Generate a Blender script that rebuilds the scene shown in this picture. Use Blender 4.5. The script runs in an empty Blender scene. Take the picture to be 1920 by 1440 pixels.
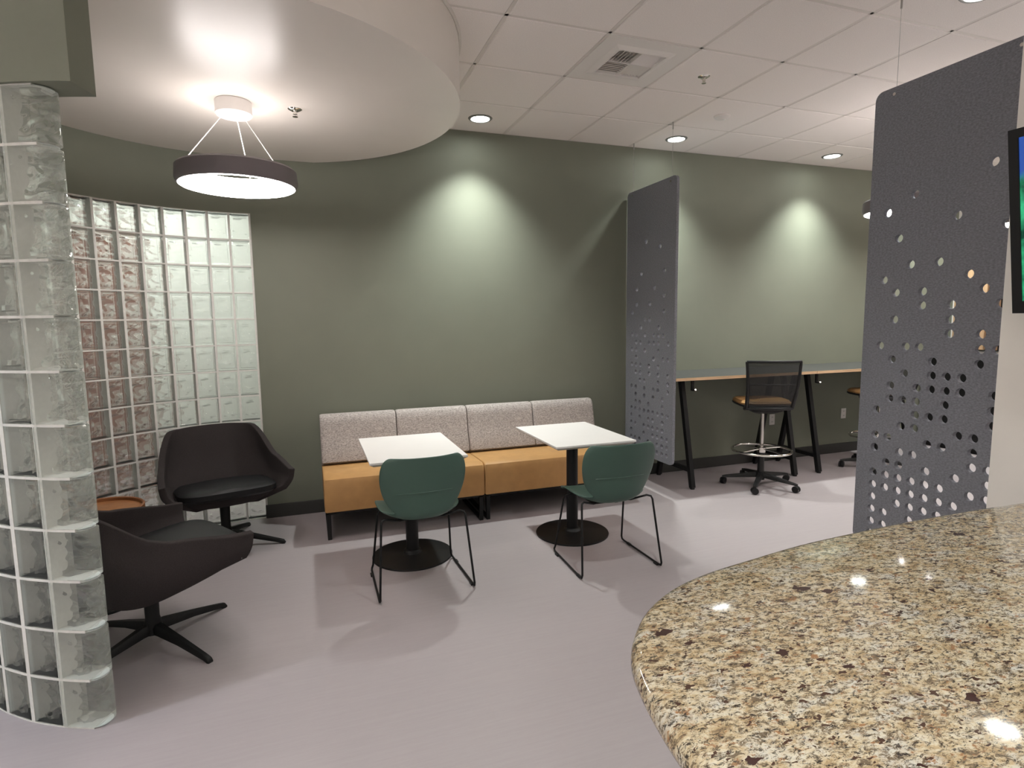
import bpy, bmesh, math, random
from mathutils import Vector, Matrix
random.seed(7)
S = bpy.context.scene
C = S.collection
PI = math.pi

# ------------------------------------------------------------------ camera
H = 1.552          # camera height
ZC = 3.135         # tiled ceiling
YW = 4.894         # back wall plane
yaw, pitch, roll = 0.3385, -0.1102, -0.0126
fw = Vector((math.sin(yaw)*math.cos(pitch), math.cos(yaw)*math.cos(pitch), math.sin(pitch)))
rt = fw.cross(Vector((0, 0, 1))).normalized(); up = rt.cross(fw)
r2 = math.cos(roll)*rt + math.sin(roll)*up
u2 = -math.sin(roll)*rt + math.cos(roll)*up
cd = bpy.data.cameras.new('camera'); cam = bpy.data.objects.new('camera', cd); C.objects.link(cam)
cd.sensor_fit = 'HORIZONTAL'; cd.sensor_width = 36; cd.lens = 1085.5*36/1920; cd.clip_start = 0.02
M = Matrix.Identity(4)
for i in range(3):
    M[i][0] = r2[i]; M[i][1] = u2[i]; M[i][2] = -fw[i]
M[2][3] = H
cam.matrix_world = M
S.camera = cam

# ------------------------------------------------------------------ world, exposure, light levels
W = bpy.data.worlds.new('world'); S.world = W; W.use_nodes = True
W.node_tree.nodes['Background'].inputs[0].default_value = (0.5, 0.5, 0.5, 1)
W.node_tree.nodes['Background'].inputs[1].default_value = 0.05
S.view_settings.view_transform = 'Standard'
S.view_settings.look = 'None'
S.view_settings.exposure = 0.95
S.view_settings.gamma = 1.0
S.view_settings.use_curve_mapping = False
S.cycles.use_denoising = True
S.cycles.max_bounces = 11
S.cycles.transmission_bounces = 9
S.cycles.diffuse_bounces = 4
S.cycles.glossy_bounces = 4
S.cycles.sample_clamp_indirect = 6.0
P_WASH = 126        # beam of a wall-wash downlight (W)
P_ROOM = 120        # beam of the other downlights
E_LENS = 22        # glow of a downlight lens
E_RING = 20        # glow of the ring pendants
C_COOL = (0.94, 1.0, 0.955)
C_WARM = (1.0, 0.93, 0.88)

# ------------------------------------------------------------------ materials
def mat(name):
    m = bpy.data.materials.new(name); m.use_nodes = True
    nt = m.node_tree; b = nt.nodes['Principled BSDF']
    return m, nt, b
def pm(name, col, rough=0.5, metal=0.0, var=0.0, vs=30.0, bump=0.0, bs=200.0, spec=0.5, stretch=(1, 1, 1), bdist=0.002):
    m, nt, b = mat(name)
    b.inputs['Base Color'].default_value = (*col, 1)
    b.inputs['Roughness'].default_value = rough
    b.inputs['Metallic'].default_value = metal
    b.inputs['Specular IOR Level'].default_value = spec
    if var or bump:
        tc = nt.nodes.new('ShaderNodeTexCoord'); mp = nt.nodes.new('ShaderNodeMapping')
        mp.inputs['Scale'].default_value = stretch
        nt.links.new(tc.outputs['Object'], mp.inputs['Vector'])
    if var:
        n = nt.nodes.new('ShaderNodeTexNoise'); n.inputs['Scale'].default_value = vs; n.inputs['Detail'].default_value = 6
        nt.links.new(mp.outputs[0], n.inputs['Vector'])
        r = nt.nodes.new('ShaderNodeValToRGB')
        r.color_ramp.elements[0].position = 0.3; r.color_ramp.elements[1].position = 0.7
        r.color_ramp.elements[0].color = (*[c*(1-var) for c in col], 1)
        r.color_ramp.elements[1].color = (*[min(1, c*(1+var)) for c in col], 1)
        nt.links.new(n.outputs[0], r.inputs[0]); nt.links.new(r.outputs[0], b.inputs['Base Color'])
    if bump:
        n = nt.nodes.new('ShaderNodeTexNoise'); n.inputs['Scale'].default_value = bs; n.inputs['Detail'].default_value = 3
        nt.links.new(mp.outputs[0], n.inputs['Vector'])
        bp = nt.nodes.new('ShaderNodeBump'); bp.inputs['Strength'].default_value = bump; bp.inputs['Distance'].default_value = bdist
        nt.links.new(n.outputs[0], bp.inputs['Height']); nt.links.new(bp.outputs[0], b.inputs['Normal'])
    return m
def em(name, col, strength):
    m, nt, b = mat(name)
    b.inputs['Base Color'].default_value = (0.8, 0.8, 0.8, 1)
    b.inputs['Emission Color'].default_value = (*col, 1)
    b.inputs['Emission Strength'].default_value = strength
    return m

GREEN = pm('green_paint', (0.185, 0.195, 0.152), 0.6, var=0.03, vs=3, bump=0.05, bs=350, spec=0.3)
WHITE_WALL = pm('white_paint', (0.76, 0.725, 0.68), 0.65, var=0.02, vs=4, bump=0.05, bs=350, spec=0.3)
SOFFIT = pm('soffit_paint', (0.74, 0.685, 0.635), 0.32, var=0.02, vs=3, bump=0.04, bs=300, spec=0.35)
PALE = pm('pale_corridor_paint', (0.74, 0.765, 0.72), 0.6, var=0.03, vs=3)
BASEB = pm('rubber_baseboard', (0.035, 0.035, 0.032), 0.5)
TILE = pm('ceiling_tile_mineral', (0.83, 0.775, 0.745), 0.9, var=0.07, vs=220, bump=0.35, bs=260, spec=0.1)
GRID = pm('ceiling_grid_metal', (0.70, 0.65, 0.61), 0.6)
WMETAL = pm('white_enamel', (0.76, 0.72, 0.69), 0.45)
BLACKM = pm('black_powder_coat', (0.005, 0.005, 0.0055), 0.5, bump=0.08, bs=600, spec=0.3)
BLACKP = pm('black_plastic', (0.008, 0.008, 0.0085), 0.42, spec=0.35)
CHROME = pm('chrome', (0.72, 0.70, 0.66), 0.12, metal=1.0, var=0.04, vs=20)
STEEL = pm('brushed_steel_cable', (0.45, 0.44, 0.42), 0.4, metal=1.0)
GREYFAB = pm('grey_tweed', (0.385, 0.345, 0.325), 0.95, var=0.42, vs=170, bump=0.6, bs=330, spec=0.1, stretch=(0.45, 1, 1))
TAN = pm('tan_leather', (0.46, 0.255, 0.098), 0.45, var=0.08, vs=12, bump=0.12, bs=420, spec=0.35)
PIPING = pm('dark_seam', (0.03, 0.026, 0.024), 0.8)
LOUNGE = pm('charcoal_felt', (0.038, 0.032, 0.032), 0.95, var=0.16, vs=260, bump=0.4, bs=420, spec=0.15)
LEATHERB = pm('black_leather', (0.009, 0.009, 0.010), 0.5, bump=0.1, bs=300, spec=0.3)
GPLAST = pm('sage_green_plastic', (0.050, 0.098, 0.078), 0.42, bump=0.05, bs=700, spec=0.4)
LAMIN = pm('white_laminate', (0.74, 0.71, 0.69), 0.5, var=0.01, vs=8)
TGREY = pm('table_edge', (0.55, 0.50, 0.44), 0.5)
FELT = pm('grey_felt', (0.205, 0.210, 0.236), 0.95, var=0.22, vs=90, bump=0.4, bs=300, spec=0.15, stretch=(1, 1, 1.8))
DESKTOP = pm('grey_laminate', (0.060, 0.061, 0.056), 0.6, var=0.02, vs=10, spec=0.15)
PLYEDGE = pm('plywood_edge', (0.58, 0.40, 0.24), 0.5, var=0.2, vs=60, stretch=(0.06, 1, 4))
WOOD = pm('stained_wood', (0.30, 0.125, 0.042), 0.38, var=0.28, vs=18, stretch=(1, 5, 1))
WOODRIM = pm('stained_wood_rim', (0.22, 0.085, 0.030), 0.4, var=0.2, vs=18, stretch=(1, 1, 5))
DOORW = pm('red_brown_door', (0.19, 0.070, 0.045), 0.4, var=0.2, vs=14, stretch=(6, 6, 0.5))
SLATW = pm('pale_oak', (0.52, 0.34, 0.20), 0.5, var=0.15, vs=20, stretch=(4, 4, 0.4))
MORTAR = pm('white_mortar', (0.70, 0.69, 0.65), 0.7, var=0.06, vs=60, bump=0.1, bs=200)
BLOCKSIDE = pm('coated_block_edge', (0.93, 0.955, 0.935), 0.35, metal=0.0)
RINGM = pm('pendant_dark_grey', (0.16, 0.138, 0.145), 0.45)
OUTLET = pm('outlet_white', (0.75, 0.73, 0.70), 0.4)
DARK = pm('dark_slot', (0.02, 0.02, 0.02), 0.6)
VOID = pm('duct_black', (0.015, 0.015, 0.015), 0.9)
LENS_E = em('downlight_lens', (0.96, 1.0, 0.96), E_LENS)
RING_E = em('ring_led', (1.0, 0.93, 0.89), E_RING)
CORR_FILL_E = em('corridor_fill_panel', (1.0, 1.0, 0.96), 21.0)
LED_E = em('blue_led', (0.1, 0.3, 1.0), 6.0)

def glass(name, bump):
    m = bpy.data.materials.new(name); m.use_nodes = True; nt = m.node_tree
    nt.nodes.remove(nt.nodes['Principled BSDF'])
    g = nt.nodes.new('ShaderNodeBsdfGlass'); g.inputs['Color'].default_value = (0.975, 0.992, 0.98, 1)
    g.inputs['Roughness'].default_value = 0.0; g.inputs['IOR'].default_value = 1.36
    tr = nt.nodes.new('ShaderNodeBsdfTransparent'); tr.inputs[0].default_value = (0.95, 0.98, 0.96, 1)
    mx = nt.nodes.new('ShaderNodeMixShader'); mx.inputs[0].default_value = 0.45
    nt.links.new(g.outputs[0], mx.inputs[1]); nt.links.new(tr.outputs[0], mx.inputs[2])
    # faint milkiness of pressed glass
    df = nt.nodes.new('ShaderNodeBsdfDiffuse'); df.inputs[0].default_value = (0.86, 0.90, 0.86, 1)
    tl = nt.nodes.new('ShaderNodeBsdfTranslucent'); tl.inputs[0].default_value = (0.86, 0.90, 0.86, 1)
    m2 = nt.nodes.new('ShaderNodeMixShader'); m2.inputs[0].default_value = 0.5
    m3 = nt.nodes.new('ShaderNodeMixShader'); m3.inputs[0].default_value = 0.085
    nt.links.new(df.outputs[0], m2.inputs[1]); nt.links.new(tl.outputs[0], m2.inputs[2])
    nt.links.new(mx.outputs[0], m3.inputs[1]); nt.links.new(m2.outputs[0], m3.inputs[2])
    nt.links.new(m3.outputs[0], nt.nodes['Material Output'].inputs[0])
    if bump:
        tc = nt.nodes.new('ShaderNodeTexCoord'); n = nt.nodes.new('ShaderNodeTexNoise')
        n.inputs['Scale'].default_value = 10; n.inputs['Detail'].default_value = 0.0; n.inputs['Distortion'].default_value = 0.7
        mp = nt.nodes.new('ShaderNodeMapping'); mp.inputs['Rotation'].default_value = (0, 0.7, 0); mp.inputs['Scale'].default_value = (1.0, 1, 1.9)
        nt.links.new(tc.outputs['Object'], mp.inputs[0]); nt.links.new(mp.outputs[0], n.inputs['Vector'])
        b = nt.nodes.new('ShaderNodeBump'); b.inputs['Strength'].default_value = 1.0; b.inputs['Distance'].default_value = 0.045
        nt.links.new(n.outputs[0], b.inputs['Height']); nt.links.new(b.outputs[0], g.inputs['Normal'])
    return m
GLASS = glass('clear_glass', False)
GLASSW = glass('wavy_glass', True)

def floor_mat():
    m, nt, b = mat('mauve_vinyl_floor')
    tc = nt.nodes.new('ShaderNodeTexCoord')
    def noise(scale, stretch, detail=6):
        mp = nt.nodes.new('ShaderNodeMapping'); mp.inputs['Scale'].default_value = stretch
        nt.links.new(tc.outputs['Object'], mp.inputs[0])
        n = nt.nodes.new('ShaderNodeTexNoise'); n.inputs['Scale'].default_value = scale; n.inputs['Detail'].default_value = detail
        nt.links.new(mp.outputs[0], n.inputs['Vector']); return n
    a = noise(1.0, (2.2, 60, 1)); c = noise(1.0, (14, 240, 1), 4)
    mx = nt.nodes.new('ShaderNodeMath'); mx.operation = 'ADD'
    nt.links.new(a.outputs[0], mx.inputs[0]); nt.links.new(c.outputs[0], mx.inputs[1])
    r = nt.nodes.new('ShaderNodeValToRGB')
    r.color_ramp.elements[0].position = 0.35; r.color_ramp.elements[1].position = 0.65
    hf = nt.nodes.new('ShaderNodeMath'); hf.operation = 'MULTIPLY'; hf.inputs[1].default_value = 0.5
    nt.links.new(mx.outputs[0], hf.inputs[0]); nt.links.new(hf.outputs[0], r.inputs[0])
    r.color_ramp.elements[0].color = (0.345, 0.306, 0.313, 1)
    r.color_ramp.elements[1].color = (0.368, 0.329, 0.336, 1)
    nt.links.new(r.outputs[0], b.inputs['Base Color'])
    b.inputs['Roughness'].default_value = 0.42; b.inputs['Specular IOR Level'].default_value = 0.35
    bp = nt.nodes.new('ShaderNodeBump'); bp.inputs['Strength'].default_value = 0.08; bp.inputs['Distance'].default_value = 0.001
    nt.links.new(c.outputs[0], bp.inputs['Height']); nt.links.new(bp.outputs[0], b.inputs['Normal'])
    return m
FLOOR = floor_mat()

def granite_mat():
    m, nt, b = mat('speckled_granite')
    L = nt.links.new
    tc = nt.nodes.new('ShaderNodeTexCoord'); mp = nt.nodes.new('ShaderNodeMapping')
    mp.inputs['Rotation'].default_value = (0, 0, 0.45); mp.inputs['Scale'].default_value = (0.75, 1.35, 1)
    L(tc.outputs['Object'], mp.inputs[0])
    def noise(scale, detail=4, rough=0.6, dist=0.0):
        n = nt.nodes.new('ShaderNodeTexNoise'); n.inputs['Scale'].default_value = scale
        n.inputs['Detail'].default_value = detail; n.inputs['Roughness'].default_value = rough; n.inputs['Distortion'].default_value = dist
        L(mp.outputs[0], n.inputs['Vector']); return n.outputs[0]
    def ramp(src, stops):
        r = nt.nodes.new('ShaderNodeValToRGB'); e = r.color_ramp.elements
        e[0].position, e[0].color = stops[0][0], (*stops[0][1], 1)
        e[1].position, e[1].color = stops[-1][0], (*stops[-1][1], 1)
        for p, c in stops[1:-1]:
            q = e.new(p); q.color = (*c, 1)
        L(src, r.inputs[0]); return r.outputs[0]
    def mix(f, a, c):
        x = nt.nodes.new('ShaderNodeMix'); x.data_type = 'RGBA'
        L(f, x.inputs[0]); L(a, x.inputs[6]); L(c, x.inputs[7]) if not isinstance(c, tuple) else None
        if isinstance(c, tuple): x.inputs[7].default_value = (*c, 1)
        return x.outputs[2]
    bw = lambda a, c: [(a, (0, 0, 0)), (c, (1, 1, 1))]
    base = ramp(noise(34, 8, 0.80, 0.4), [(0.32, (0.18, 0.115, 0.062)), (0.43, (0.37, 0.270, 0.155)), (0.53, (0.49, 0.405, 0.285)), (0.66, (0.53, 0.490, 0.420))])
    grey = mix(ramp(noise(16, 6, 0.7), bw(0.52, 0.66)), base, (0.46, 0.43, 0.385))
    rust = mix(ramp(noise(60, 5, 0.7, 0.4), bw(0.58, 0.63)), grey, (0.26, 0.135, 0.065))
    olive = mix(ramp(noise(88, 8, 0.85, 0.6), bw(0.515, 0.550)), rust, (0.130, 0.095, 0.060))
    blk = mix(ramp(noise(115, 8, 0.85, 0.5), bw(0.538, 0.566)), olive, (0.024, 0.018, 0.015))
    # small dark brown grains
    v2 = nt.nodes.new('ShaderNodeTexVoronoi'); v2.inputs['Scale'].default_value = 78
    w2 = nt.nodes.new('ShaderNodeMix'); w2.data_type = 'VECTOR'; w2.inputs[0].default_value = 0.025
    n2 = nt.nodes.new('ShaderNodeTexNoise'); n2.inputs['Scale'].default_value = 110; L(mp.outputs[0], n2.inputs['Vector']); L(mp.outputs[0], w2.inputs[4]); L(n2.outputs['Color'], w2.inputs[5])
    L(w2.outputs[1], v2.inputs['Vector']); s2 = nt.nodes.new('ShaderNodeSeparateColor'); L(v2.outputs['Color'], s2.inputs[0])
    t2 = nt.nodes.new('ShaderNodeMapRange'); t2.inputs[1].default_value = 0.55; t2.inputs[2].default_value = 1.0; t2.inputs[3].default_value = 0.0; t2.inputs[4].default_value = 0.42
    L(s2.outputs[1], t2.inputs[0]); l2 = nt.nodes.new('ShaderNodeMath'); l2.operation = 'LESS_THAN'; L(v2.outputs['Distance'], l2.inputs[0]); L(t2.outputs[0], l2.inputs[1])
    blk = mix(l2.outputs[0], blk, (0.060, 0.032, 0.022))
    # garnet-brown crystals, sparse
    v = nt.nodes.new('ShaderNodeTexVoronoi'); v.inputs['Scale'].default_value = 27; v.inputs['Randomness'].default_value = 1.0
    wp = nt.nodes.new('ShaderNodeMix'); wp.data_type = 'VECTOR'; wp.inputs[0].default_value = 0.03
    nn = nt.nodes.new('ShaderNodeTexNoise'); nn.inputs['Scale'].default_value = 60
    L(mp.outputs[0], nn.inputs['Vector']); L(mp.outputs[0], wp.inputs[4]); L(nn.outputs['Color'], wp.inputs[5])
    L(wp.outputs[1], v.inputs['Vector'])
    sep = nt.nodes.new('ShaderNodeSeparateColor'); L(v.outputs['Color'], sep.inputs[0])
    thr = nt.nodes.new('ShaderNodeMapRange'); thr.inputs[1].default_value = 0.62; thr.inputs[2].default_value = 1.0
    thr.inputs[3].default_value = 0.0; thr.inputs[4].default_value = 0.34
    L(sep.outputs[0], thr.inputs[0])
    lt = nt.nodes.new('ShaderNodeMath'); lt.operation = 'LESS_THAN'; L(v.outputs['Distance'], lt.inputs[0]); L(thr.outputs[0], lt.inputs[1])
    col = mix(lt.outputs[0], blk, (0.040, 0.017, 0.014))
    L(col, b.inputs['Base Color'])
    b.inputs['Roughness'].default_value = 0.07; b.inputs['Specular IOR Level'].default_value = 0.5
    return m
GRANITE = granite_mat()

def mesh_mat():
    m, nt, b = mat('black_woven_mesh')
    b.inputs['Base Color'].default_value = (0.012, 0.012, 0.012, 1); b.inputs['Roughness'].default_value = 0.7
    tr = nt.nodes.new('ShaderNodeBsdfTransparent'); mx = nt.nodes.new('ShaderNodeMixShader')
    tc = nt.nodes.new('ShaderNodeTexCoord'); ch = nt.nodes.new('ShaderNodeTexChecker'); ch.inputs['Scale'].default_value = 420
    L = nt.links.new; L(tc.outputs['Object'], ch.inputs[0])
    mu = nt.nodes.new('ShaderNodeMath'); mu.operation = 'MULTIPLY'; mu.inputs[1].default_value = 0.26
    L(ch.outputs[1], mu.inputs[0]); L(mu.outputs[0], mx.inputs[0]); L(b.outputs[0], mx.inputs[1]); L(tr.outputs[0], mx.inputs[2])
    L(mx.outputs[0], nt.nodes['Material Output'].inputs[0])
    return m
MESHB = mesh_mat()

def screen_mat():
    m, nt, b = mat('tv_picture')
    L = nt.links.new
    tc = nt.nodes.new('ShaderNodeTexCoord'); sp = nt.nodes.new('ShaderNodeSeparateXYZ'); L(tc.outputs['Object'], sp.inputs[0])
    n = nt.nodes.new('ShaderNodeTexNoise'); n.inputs['Scale'].default_value = 22; n.inputs['Detail'].default_value = 5; L(tc.outputs['Object'], n.inputs['Vector'])
    g = nt.nodes.new('ShaderNodeValToRGB'); L(n.outputs[0], g.inputs[0])
    g.color_ramp.elements[0].position = 0.35; g.color_ramp.elements[0].color = (0.0, 0.03, 0.015, 1)
    g.color_ramp.elements[1].position = 0.7; g.color_ramp.elements[1].color = (0.03, 0.36, 0.16, 1)
    ad = nt.nodes.new('ShaderNodeMath'); ad.operation = 'MULTIPLY_ADD'; ad.inputs[1].default_value = 0.10
    L(n.outputs[0], ad.inputs[0]); L(sp.outputs[2], ad.inputs[2])
    st = nt.nodes.new('ShaderNodeMapRange'); st.inputs[1].default_value = 0.40; st.inputs[2].default_value = 0.44; L(ad.outputs[0], st.inputs[0])
    mx = nt.nodes.new('ShaderNodeMix'); mx.data_type = 'RGBA'; L(st.outputs[0], mx.inputs[0]); L(g.outputs[0], mx.inputs[6]); mx.inputs[7].default_value = (0.015, 0.05, 0.22, 1)
    b.inputs['Base Color'].default_value = (0.01, 0.01, 0.01, 1); b.inputs['Roughness'].default_value = 0.15
    L(mx.outputs[2], b.inputs['Emission Color']); b.inputs['Emission Strength'].default_value = 0.9
    return m
SCREEN = screen_mat()

# ------------------------------------------------------------------ mesh helpers
class MB:
    def __init__(s): s.v = []; s.f = []; s.m = []
    def add(s, vs, fs, mi=0):
        o = len(s.v); s.v += [tuple(p) for p in vs]
        s.f += [tuple(i+o for i in f) for f in fs]; s.m += [mi]*len(fs); return s
    def box(s, x0, x1, y0, y1, z0, z1, mi=0, T=None):
        vs = [Vector((x, y, z)) for z in (z0, z1) for y in (y0, y1) for x in (x0, x1)]
        if T: vs = [T @ p for p in vs]
        return s.add(vs, [(0, 2, 3, 1), (4, 5, 7, 6), (0, 1, 5, 4), (2, 6, 7, 3), (0, 4, 6, 2), (1, 3, 7, 5)], mi)
    def beam(s, a, b, w, h, mi=0, side=None):
        a = Vector(a); b = Vector(b); d = (b-a).normalized()
        sd = Vector(side) if side else (Vector((0, 0, 1)) if abs(d.z) < 0.95 else Vector((1, 0, 0)))
        x = d.cross(sd).normalized(); y = x.cross(d).normalized()
        vs = [p + x*(i*w/2) + y*(j*h/2) for p in (a, b) for i, j in ((-1, -1), (1, -1), (1, 1), (-1, 1))]
        return s.add(vs, [(3, 2, 1, 0), (4, 5, 6, 7), (0, 1, 5, 4), (1, 2, 6, 5), (2, 3, 7, 6), (3, 0, 4, 7)], mi)
    def tube(s, pts, r, n=10, mi=0, closed=False):
        pts = [Vector(p) for p in pts]; N = len(pts); rr = r if isinstance(r, (list, tuple)) else [r]*N
        rings = []; x = None
        for i, p in enumerate(pts):
            if closed: t = pts[(i+1) % N]-pts[i-1]
            else: t = pts[min(i+1, N-1)]-pts[max(i-1, 0)]
            t.normalize()
            if x is None:
                x = t.orthogonal().normalized()
            x = (x - t*x.dot(t)).normalized(); y = t.cross(x)
            rings.append([p + (x*math.cos(2*PI*k/n) + y*math.sin(2*PI*k/n))*rr[i] for k in range(n)])
        vs = [q for R in rings for q in R]; fs = []
        for i in range(N if closed else N-1):
            j = (i+1) % N
            fs += [(i*n+k, i*n+(k+1) % n, j*n+(k+1) % n, j*n+k) for k in range(n)]
        if not closed: fs += [tuple(range(n-1, -1, -1)), tuple((N-1)*n+k for k in range(n))]
        return s.add(vs, fs, mi)
    def lathe(s, prof, n=32, cx=0, cy=0, mi=0, a0=0, a1=2*PI):
        full = abs(a1-a0-2*PI) < 1e-6; m = n if full else n+1; vs = []; K = len(prof)
        for i in range(m):
            a = a0+(a1-a0)*i/n
            vs += [(cx+r*math.cos(a), cy+r*math.sin(a), z) for r, z in prof]
        fs = []
        for i in range(n):
            j = (i+1) % m
            fs += [(i*K+k, j*K+k, j*K+k+1, i*K+k+1) for k in range(K-1)]
        return s.add(vs, fs, mi)
    def loops(s, L, cap=True, mi=0):
        n = len(L[0]); vs = [p for l in L for p in l]; fs = []
        for i in range(len(L)-1):
            fs += [(i*n+k, i*n+(k+1) % n, (i+1)*n+(k+1) % n, (i+1)*n+k) for k in range(n)]
        if cap: fs += [tuple(range(n-1, -1, -1)), tuple((len(L)-1)*n+k for k in range(n))]
        return s.add(vs, fs, mi)
    def surf(s, rows, mi=0):
        n = len(rows[0]); vs = [p for r in rows for p in r]
        return s.add(vs, [(i*n+k, i*n+k+1, (i+1)*n+k+1, (i+1)*n+k) for i in range(len(rows)-1) for k in range(n-1)], mi)
    def mesh(s, name, mats, smooth=False):
        me = bpy.data.meshes.new(name); me.from_pydata(s.v, [], s.f)
        for m in (mats if isinstance(mats, (list, tuple)) else [mats]): me.materials.append(m)
        me.polygons.foreach_set('material_index', s.m)
        bm = bmesh.new(); bm.from_mesh(me); bmesh.ops.remove_doubles(bm, verts=bm.verts, dist=1e-6)
        bmesh.ops.recalc_face_normals(bm, faces=bm.faces); bm.to_mesh(me); bm.free()
        if smooth:
            me.polygons.foreach_set('use_smooth', [True]*len(me.polygons))
            try: me.set_sharp_from_angle(angle=0.7)
            except Exception: pass
        me.update(); return me
    def build(s, name, mats, parent=None, smooth=False, bevel=0, seg=2, solid=0, sub=0):
        o = bpy.data.objects.new(name, s.mesh(name, mats, smooth)); C.objects.link(o)
        if parent: o.parent = parent
        if solid:
            d = o.modifiers.new('solid', 'SOLIDIFY'); d.thickness = solid; d.offset = 0
        if bevel:
            d = o.modifiers.new('bevel', 'BEVEL'); d.width = bevel; d.segments = seg; d.limit_method = 'ANGLE'; d.angle_limit = 0.6
            o.data.polygons.foreach_set('use_smooth', [True]*len(o.data.polygons))
            d.harden_normals = False
            try: o.data.set_sharp_from_angle(angle=1.2)
            except Exception: pass
        if sub:
            d = o.modifiers.new('sub', 'SUBSURF'); d.levels = sub; d.render_levels = sub
        return o

def tag(o, label=None, cat=None, group=None, kind=None):
    if label: o['label'] = label
    if cat: o['category'] = cat
    if group: o['group'] = group
    if kind: o['kind'] = kind
    return o
def thing(name, label, cat, loc=(0, 0, 0), rz=0, group=None):
    o = bpy.data.objects.new(name, None); C.objects.link(o); o.empty_display_size = 0.1
    o.location = loc; o.rotation_euler = (0, 0, rz)
    return tag(o, label, cat, group)
def struct(o, label=None): return tag(o, label, kind='structure')
def link_copy(src, parent, loc=None, rz=None, name=None):
    c = src.copy(); C.objects.link(c); c.parent = parent
    if loc is not None: c.location = loc
    if rz is not None: c.rotation_euler = (0, 0, rz)
    return c
def copy_tree(o, parent=None):
    c = o.copy(); C.objects.link(c); c.parent = parent
    for ch in [x for x in bpy.data.objects if x.parent == o]: copy_tree(ch, c)
    return c
def sstep(a, b, x):
    t = min(1, max(0, (x-a)/(b-a))); return t*t*(3-2*t)
def lerp(a, b, t): return a+(b-a)*t
def superell(rx, ry, n=32, p=4.0, cx=0, cy=0, z=0):
    out = []
    for k in range(n):
        a = 2*PI*k/n; c, s_ = math.cos(a), math.sin(a)
        out.append((cx+rx*math.copysign(abs(c)**(2/p), c), cy+ry*math.copysign(abs(s_)**(2/p), s_), z))
    return out
def flat_shape(name, outline, holes, thick, to3d, mats, parent=None):
    """extruded plate with holes, from a filled 2-D curve turned into a mesh"""
    cu = bpy.data.curves.new(name, 'CURVE'); cu.dimensions = '2D'; cu.fill_mode = 'BOTH'; cu.extrude = thick/2
    for poly in [outline]+holes:
        sp = cu.splines.new('POLY'); sp.points.add(len(poly)-1); sp.use_cyclic_u = True
        for q, (x, y) in zip(sp.points, poly): q.co = (x, y, 0, 1)
    t = bpy.data.objects.new('tmp', cu); C.objects.link(t)
    dg = bpy.context.evaluated_depsgraph_get(); dg.update()
    me = bpy.data.meshes.new_from_object(t.evaluated_get(dg)); me.name = name
    bpy.data.objects.remove(t); bpy.data.curves.remove(cu)
    me.transform(to3d); me.materials.clear(); me.materials.append(mats)
    o = bpy.data.objects.new(name, me); C.objects.link(o)
    if parent: o.parent = parent
    return o

# ------------------------------------------------------------------ room shell
XL, XR, YN, YF = -4.6, 7.4, -4.2, 6.45
struct(MB().box(XL, XR, YN, YF, -0.06, 0).build('floor', FLOOR), 'mauve grey vinyl floor with fine streaks')
struct(MB().box(-0.36, XR, YW, YW+0.14, 0, ZC+0.05).build('wall_back', GREEN), 'sage green painted wall behind the bench')
struct(MB().box(XR, XR+0.1, YN, YF, 0, ZC+0.05).build('wall_right', WHITE_WALL))
struct(MB().box(XL-0.1, XL, YN, YF, 0, ZC+0.05).build('wall_left', WHITE_WALL))
struct(MB().box(XL, XR, YN-0.1, YN, 0, ZC+0.05).build('wall_front', WHITE_WALL))
struct(MB().box(XL, 0.2, YF, YF+0.1, 0, ZC+0.05).build('wall_corridor', PALE), 'pale wall of the corridor behind the glass blocks')
struct(MB().box(0.06, 0.2, YW+0.14, YF, 0, ZC+0.05).build('wall_corridor_end', PALE))
struct(MB().box(-0.375, XR, YW-0.014, YW, 0, 0.108).build('baseboard_back', BASEB, bevel=0.004), 'dark rubber baseboard below the green wall')
# white wall with the television
XT = 2.0
struct(MB().box(XT, XT+0.14, -2.6, 1.178, 0, ZC).build('wall_television', WHITE_WALL), 'white wall carrying the television beyond the counter')

# curved green wall over the back glass blocks
BC, BR = (-0.36, 3.559), 1.335
def arc_slab(mb, c, r0, r1, a0, a1, z0, z1, n=24, mi=0):
    L = []
    for i in range(n+1):
        a = a0+(a1-a0)*i/n; ca, sa = math.cos(a), math.sin(a)
        L.append([(c[0]+r*ca, c[1]+r*sa, z) for r, z in ((r0, z0), (r1, z0), (r1, z1), (r0, z1))])
    mb.loops(L); return mb
GH = 2.377; NR = 12; RP = GH/NR; BW = 0.1475
A_END = PI/2+14*BW/BR+0.004
mbw = arc_slab(MB(), BC, BR, BR+0.14, PI/2, A_END+0.25, GH, ZC+0.04, 40)
arc_slab(mbw, BC, BR, BR+0.14, A_END, A_END+0.25, 0, GH, 8)
struct(mbw.build('wall_curved', GREEN, smooth=True), 'curved sage green wall above the tall glass block screen')

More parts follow.
